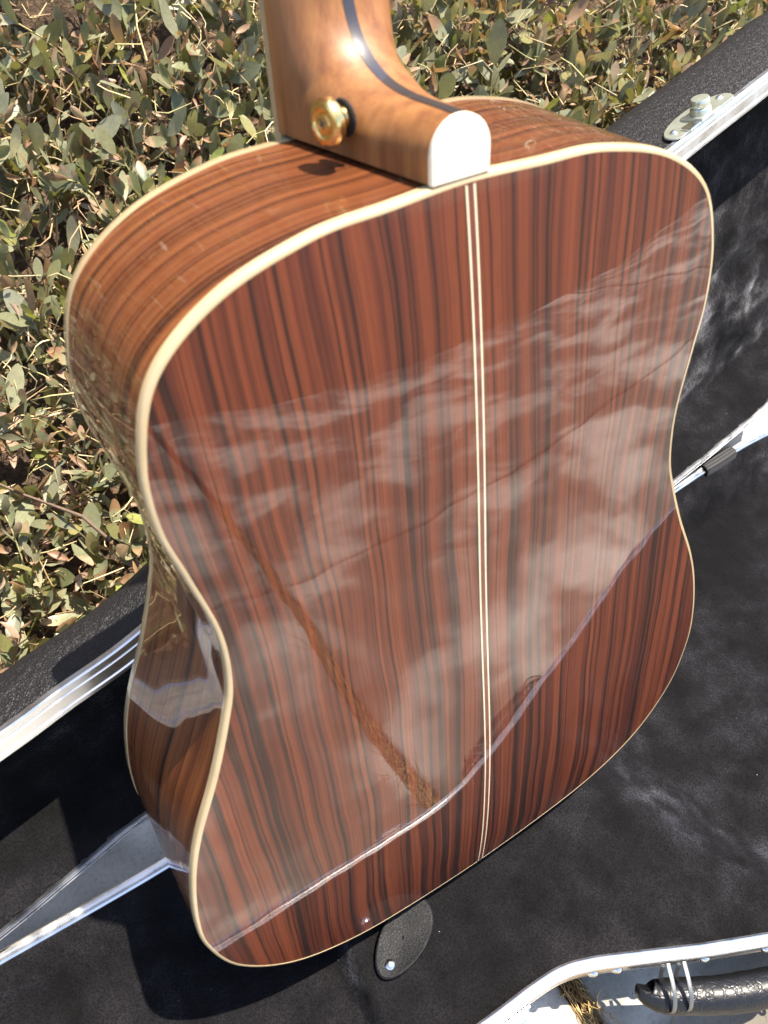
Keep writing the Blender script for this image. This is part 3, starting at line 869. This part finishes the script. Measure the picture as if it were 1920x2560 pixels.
# ================================================================ SHRUB
shrub = empty('shrub', (.25, .75, GZ - .03))
tag(shrub, 'sprawling grey green shrub with oval leaves and dead brown bits behind the case lid', 'shrub')
SI = Matrix.Translation((-.25, -.75, -(GZ - .03)))
def yl(x): return .0125 + .105 * (x + .24)
def bush_z(x, y):
    s = y - yl(x)
    z = -.045 + .60 * (s - .22) + .26 * max(0, x) * min(1, max(0, (s - .05) / .25))
    z += .75 * max(0, s - .85)
    z = min(z, 2.0)
    return z + .045 * mnoise.noise(Vector((x * 5.5, y * 5.5, .3))) + .02 * mnoise.noise(Vector((x * 14, y * 14, 2.3)))
def leaf_mesh(L, wr, curl, fold, tints):
    ts = (0, .10, .28, .48, .68, .85, .95, 1.0); n = len(ts) - 1; v = []; f = []; c = []
    for i in range(n + 1):
        t = ts[i]
        w = L * wr * .5 * max(math.sin(math.pi * t ** 1.12), 0) ** .62 if 0 < t < 1 else 0.0006
        if t == 1: w = .0002
        z = curl * L * (t * t - .2 * t)
        for s in (-1, 0, 1):
            v.append((s * w, t * L, z + fold * w * abs(s) + (.10 * w * math.sin(9 * t) if s else 0)))
            if len(tints) > 1 and t > .62: c.append(tints[1])
            else: c.append(tints[0])
    for i in range(n):
        for j in range(2): f.append((i * 3 + j, i * 3 + j + 1, (i + 1) * 3 + j + 1, (i + 1) * 3 + j))
    return np.array(v), f, np.array(c)
greens = [(.205, .208, .118), (.170, .176, .095), (.245, .244, .148), (.215, .208, .085), (.145, .155, .085), (.285, .280, .178), (.225, .226, .132)]
yellowg = [(.24, .26, .07), (.27, .25, .10)]
browns = [(.32, .20, .115), (.25, .145, .080), (.44, .32, .20), (.38, .26, .18)]
VAR = []
for i in range(20):
    L = .021 + .036 * rng.uniform(0, 1) ** 1.3; tint = [greens[i % len(greens)]]
    if i % 5 == 4: tint.append(browns[i % 4])
    VAR.append(leaf_mesh(L, rng.uniform(.32, .50), rng.normal(0, .14), rng.uniform(.02, .35), tint))
for i in range(3): VAR.append(leaf_mesh(rng.uniform(.028, .040), .42, rng.normal(0, .2), .3, [yellowg[i % 2]]))
for i in range(6): VAR.append(leaf_mesh(rng.uniform(.018, .036), rng.uniform(.22, .4), rng.choice([-.5, .4]), rng.uniform(.5, 1.2), [browns[i % 4]]))
pvar = np.array([.76 / 20] * 20 + [.055 / 3] * 3 + [.185 / 6] * 6); pvar /= pvar.sum()

def in_lid(p, mg=.012):
    q = p - OL; u, w, d = q @ U, q @ W, q @ DN
    if d > mg + .4 or d < -.016 - .058 * float(lid_depth(u)) - mg: return False
    wmax = np.interp(u, [-.65, -.25, .087, .605, .742, .88, .96, 1.04], [.155, .172, .203, .362, .3925, .422, .42, .25])
    return -.7 < u < 1.05 and -.12 < w < wmax + mg
def in_view(p, m=.06):
    q = p - CAM; z = q @ CF
    if z < .1: return False
    return abs((q @ CR) / z * FPX / .75) < .5 + m and abs((q @ CD) / z * FPX) < .5 + m
# soil slope added under the shrub to block the sky between leaves
bx = np.linspace(-2.5, 4.5, 90); by = np.linspace(.2, 4.5, 60); v = []
for a in bx:
    for b in by:
        v.append((a, b, max(GZ - .031 if b < .3 else -9, min(bush_z(a, b), 2.0) - .15 - .02 * mnoise.noise(Vector((a * 9, b * 9, 0))))))
v = [(a, b, max(z, GZ - .032)) for a, b, z in v]
tag(mesh('added_soil_bank', v, grid_faces(len(bx), len(by)), M_SOIL), kind='structure')
leaves = []        # (variant, 4x4)
TV, TF, TC = [], [], []
twcols = [(.44, .31, .16), (.34, .22, .12), (.58, .46, .24), (.40, .35, .15), (.66, .53, .31)]
def add_twig(pts, r, colr):
    v, f = tube_vf(pts, r, 3, cap=False); b = len(TV); TV.extend(v); TF.extend([tuple(a + b for a in q) for q in f]); TC.extend([colr] * len(v))
def unit(a): return a / (np.linalg.norm(a) + 1e-12)
cells = []
for x in np.arange(-1.1, 2.1, .0235):
    for y in np.arange(.0, 2.7, .0235):
        s = y - yl(x)
        if s < .12: continue
        p = np.array([x, y, bush_z(x, y)])
        vis = in_view(p, .08)
        if not vis and rng.random() > .28: continue
        cells.append((x + rng.uniform(-.015, .015), y + rng.uniform(-.015, .015)))
for (x, y) in cells:
    top = np.array([x, y, bush_z(x, y) - abs(rng.normal(0, .04))])
    s = y - yl(x)
    if s < .34 and rng.random() < .3 * (1 - (s - .12) / .22): continue
    d = unit(np.array([rng.normal(0, .55), -.30 + rng.normal(0, .5), .8]))
    L = rng.uniform(.07, .14); b0 = top - d * L
    bend = rng.normal(0, .12, 3) * L
    path = [b0 + d * L * t + bend * math.sin(math.pi * t) for t in np.linspace(0, 1, 5)]
    if any(in_lid(q) for q in path): continue
    add_twig(path, [.0013, .0012, .0010, .0008, .0005], twcols[rng.integers(len(twcols))])
    nl = rng.integers(6, 11); az = rng.uniform(0, 6.28)
    e1 = unit(np.cross(d, [0.3, .1, 1])); e2 = np.cross(d, e1)
    for k in range(nl):
        t = .30 + .70 * (k + rng.uniform(0, .8)) / nl
        p = b0 + d * L * min(t, 1) + bend * math.sin(math.pi * min(t, 1))
        az += 2.4 + rng.normal(0, .4)
        rad = math.cos(az) * e1 + math.sin(az) * e2
        ld = unit(d * rng.uniform(.35, 1.0) + rad * rng.uniform(.45, 1.0) + np.array([0, 0, .25]))
        nrm = unit(d * .8 - rad * .5 + rng.normal(0, .35, 3)); nrm = unit(nrm - ld * (nrm @ ld)); sx = np.cross(ld, nrm)
        sc = rng.uniform(.62, 1.12)
        tip = p + ld * .035
        if in_lid(tip, .004) or in_lid(p, .004): continue
        vi = rng.choice(len(VAR), p=pvar)
        Mx = np.eye(4); Mx[:3, 0] = sx * sc; Mx[:3, 1] = ld * sc; Mx[:3, 2] = nrm * sc; Mx[:3, 3] = p
        leaves.append((vi, Mx))
# loose dead litter and dry twigs caught in the shrub and lying on the soil
for i in range(19000):
    x, y = rng.uniform(-.9, 1.5), rng.uniform(.12, 1.5)
    if y - yl(x) < .13: continue
    z = bush_z(x, y) + rng.uniform(-.13, .005); z = max(z, GZ - .028)
    p = np.array([x, y, z])
    if not in_view(p, .05) or in_lid(p, .02): continue
    if rng.random() < .40:
        d = unit(rng.normal(0, 1, 3) * [1, 1, .6]); L = rng.uniform(.012, .06)
        bend = rng.normal(0, .25, 3) * L
        add_twig([p + d * L * t + bend * math.sin(math.pi * t) for t in np.linspace(0, 1, 4)], [.0008, .0008, .0007, .0004], twcols[rng.integers(len(twcols))])
    else:
        vi = rng.integers(23, 29); ld = unit(rng.normal(0, 1, 3)); nrm = unit(np.cross(ld, rng.normal(0, 1, 3))); sx = np.cross(ld, nrm); sc = rng.uniform(.25, .75)
        Mx = np.eye(4); Mx[:3, 0] = sx * sc; Mx[:3, 1] = ld * sc; Mx[:3, 2] = nrm * sc; Mx[:3, 3] = p
        leaves.append((vi, Mx))
# woody branches deeper down
for i in range(260):
    x, y = rng.uniform(-.9, 1.6), rng.uniform(.15, 1.6)
    if y - yl(x) < .16: continue
    p = np.array([x, y, GZ - .03]); d = unit(np.array([rng.normal(0, .8), -.35 + rng.normal(0, .7), .75])); L = rng.uniform(.15, .4)
    pts = [p + d * L * t + rng.normal(0, .012, 3) * (t > 0) for t in np.linspace(0, 1, 6)]
    pts = [q for q in pts if q[2] < bush_z(q[0], q[1]) + .02 and not in_lid(q, .01)]
    if len(pts) >= 3: add_twig(pts, np.linspace(.0035, .0012, len(pts)), (.13, .085, .055))

# choose the leaves that show largest as parts of their own
cxy = {}
for i, (vi, Mx) in enumerate(leaves):
    Lm = VAR[vi][0][:, 1].max(); wm = np.abs(VAR[vi][0][:, 0]).max()
    a = Mx[:3, 3] + Mx[:3, 1] * Lm * .55
    q = a - CAM; z = q @ CF
    if z < .1: continue
    sx_, sy_ = (q @ CR) / z * FPX / .75, (q @ CD) / z * FPX
    if abs(sx_) > .49 or abs(sy_) > .49: continue
    area = Lm * wm * abs(unit(Mx[:3, 2]) @ unit(q)) * np.linalg.norm(Mx[:3, 1]) ** 2 / z ** 2
    key = (int(sx_ * 34), int(sy_ * 44))
    # hidden behind the guitar / lid ?
    px = ((sx_ + .5) * 1920, (sy_ + .5) * 2560)
    if px[0] > 330 and px[1] > 330 and px[0] < 1250: continue
    if px[1] > 1500 or (px[0] > 1200 and px[1] > 330 + (1550 - px[0]) * .3): continue
    if key not in cxy or z < cxy[key][0] - .004: cxy[key] = (z, area, i)
cand = sorted(cxy.values(), key=lambda t: -t[1])[:300]
part_ids = {t[2] for t in cand}
vm = {}
for vi, (vv, ff, cc) in enumerate(VAR):
    me = bpy.data.meshes.new('leaf'); me.from_pydata([tuple(q) for q in vv], [], ff); me.materials.append(M_LEAF)
    me.polygons.foreach_set('use_smooth', [True] * len(ff))
    ca = me.color_attributes.new('tint', 'FLOAT_COLOR', 'POINT'); ca.data.foreach_set('color', np.c_[cc, np.ones(len(cc))].ravel())
    vm[vi] = me
SIn = np.array(SI)
FV, FF, FC, off = [], [], [], 0
for i, (vi, Mx) in enumerate(leaves):
    if i in part_ids:
        o = bpy.data.objects.new('leaf', vm[vi]); col.objects.link(o); o.parent = shrub
        o.matrix_local = Matrix((SIn @ Mx).tolist())
    else:
        vv, ff, cc = VAR[vi]
        FV.append(vv @ Mx[:3, :3].T + Mx[:3, 3] + SIn[:3, 3]); FF.append(np.array(ff) + off)
        FC.append(np.clip(cc * rng.uniform(.80, 1.22) * np.array([rng.uniform(.95, 1.07), 1, rng.uniform(.9, 1.08)]), 0, 1)); off += len(vv)
FV = np.vstack(FV); FF = np.vstack(FF); FC = np.vstack(FC)
fo = mesh('foliage', FV, FF.tolist(), M_LEAF, shrub); tag(fo, kind='stuff')
ca = fo.data.color_attributes.new('tint', 'FLOAT_COLOR', 'POINT'); ca.data.foreach_set('color', np.c_[FC, np.ones(len(FC))].ravel())
tw = mesh('twig', np.array(TV) + SIn[:3, 3], TF, M_TWIG, shrub); tag(tw, kind='stuff')
ca = tw.data.color_attributes.new('tint', 'FLOAT_COLOR', 'POINT'); ca.data.foreach_set('color', np.c_[np.array(TC), np.ones(len(TC))].ravel())
print('leaves', len(leaves), 'parts', len(part_ids))
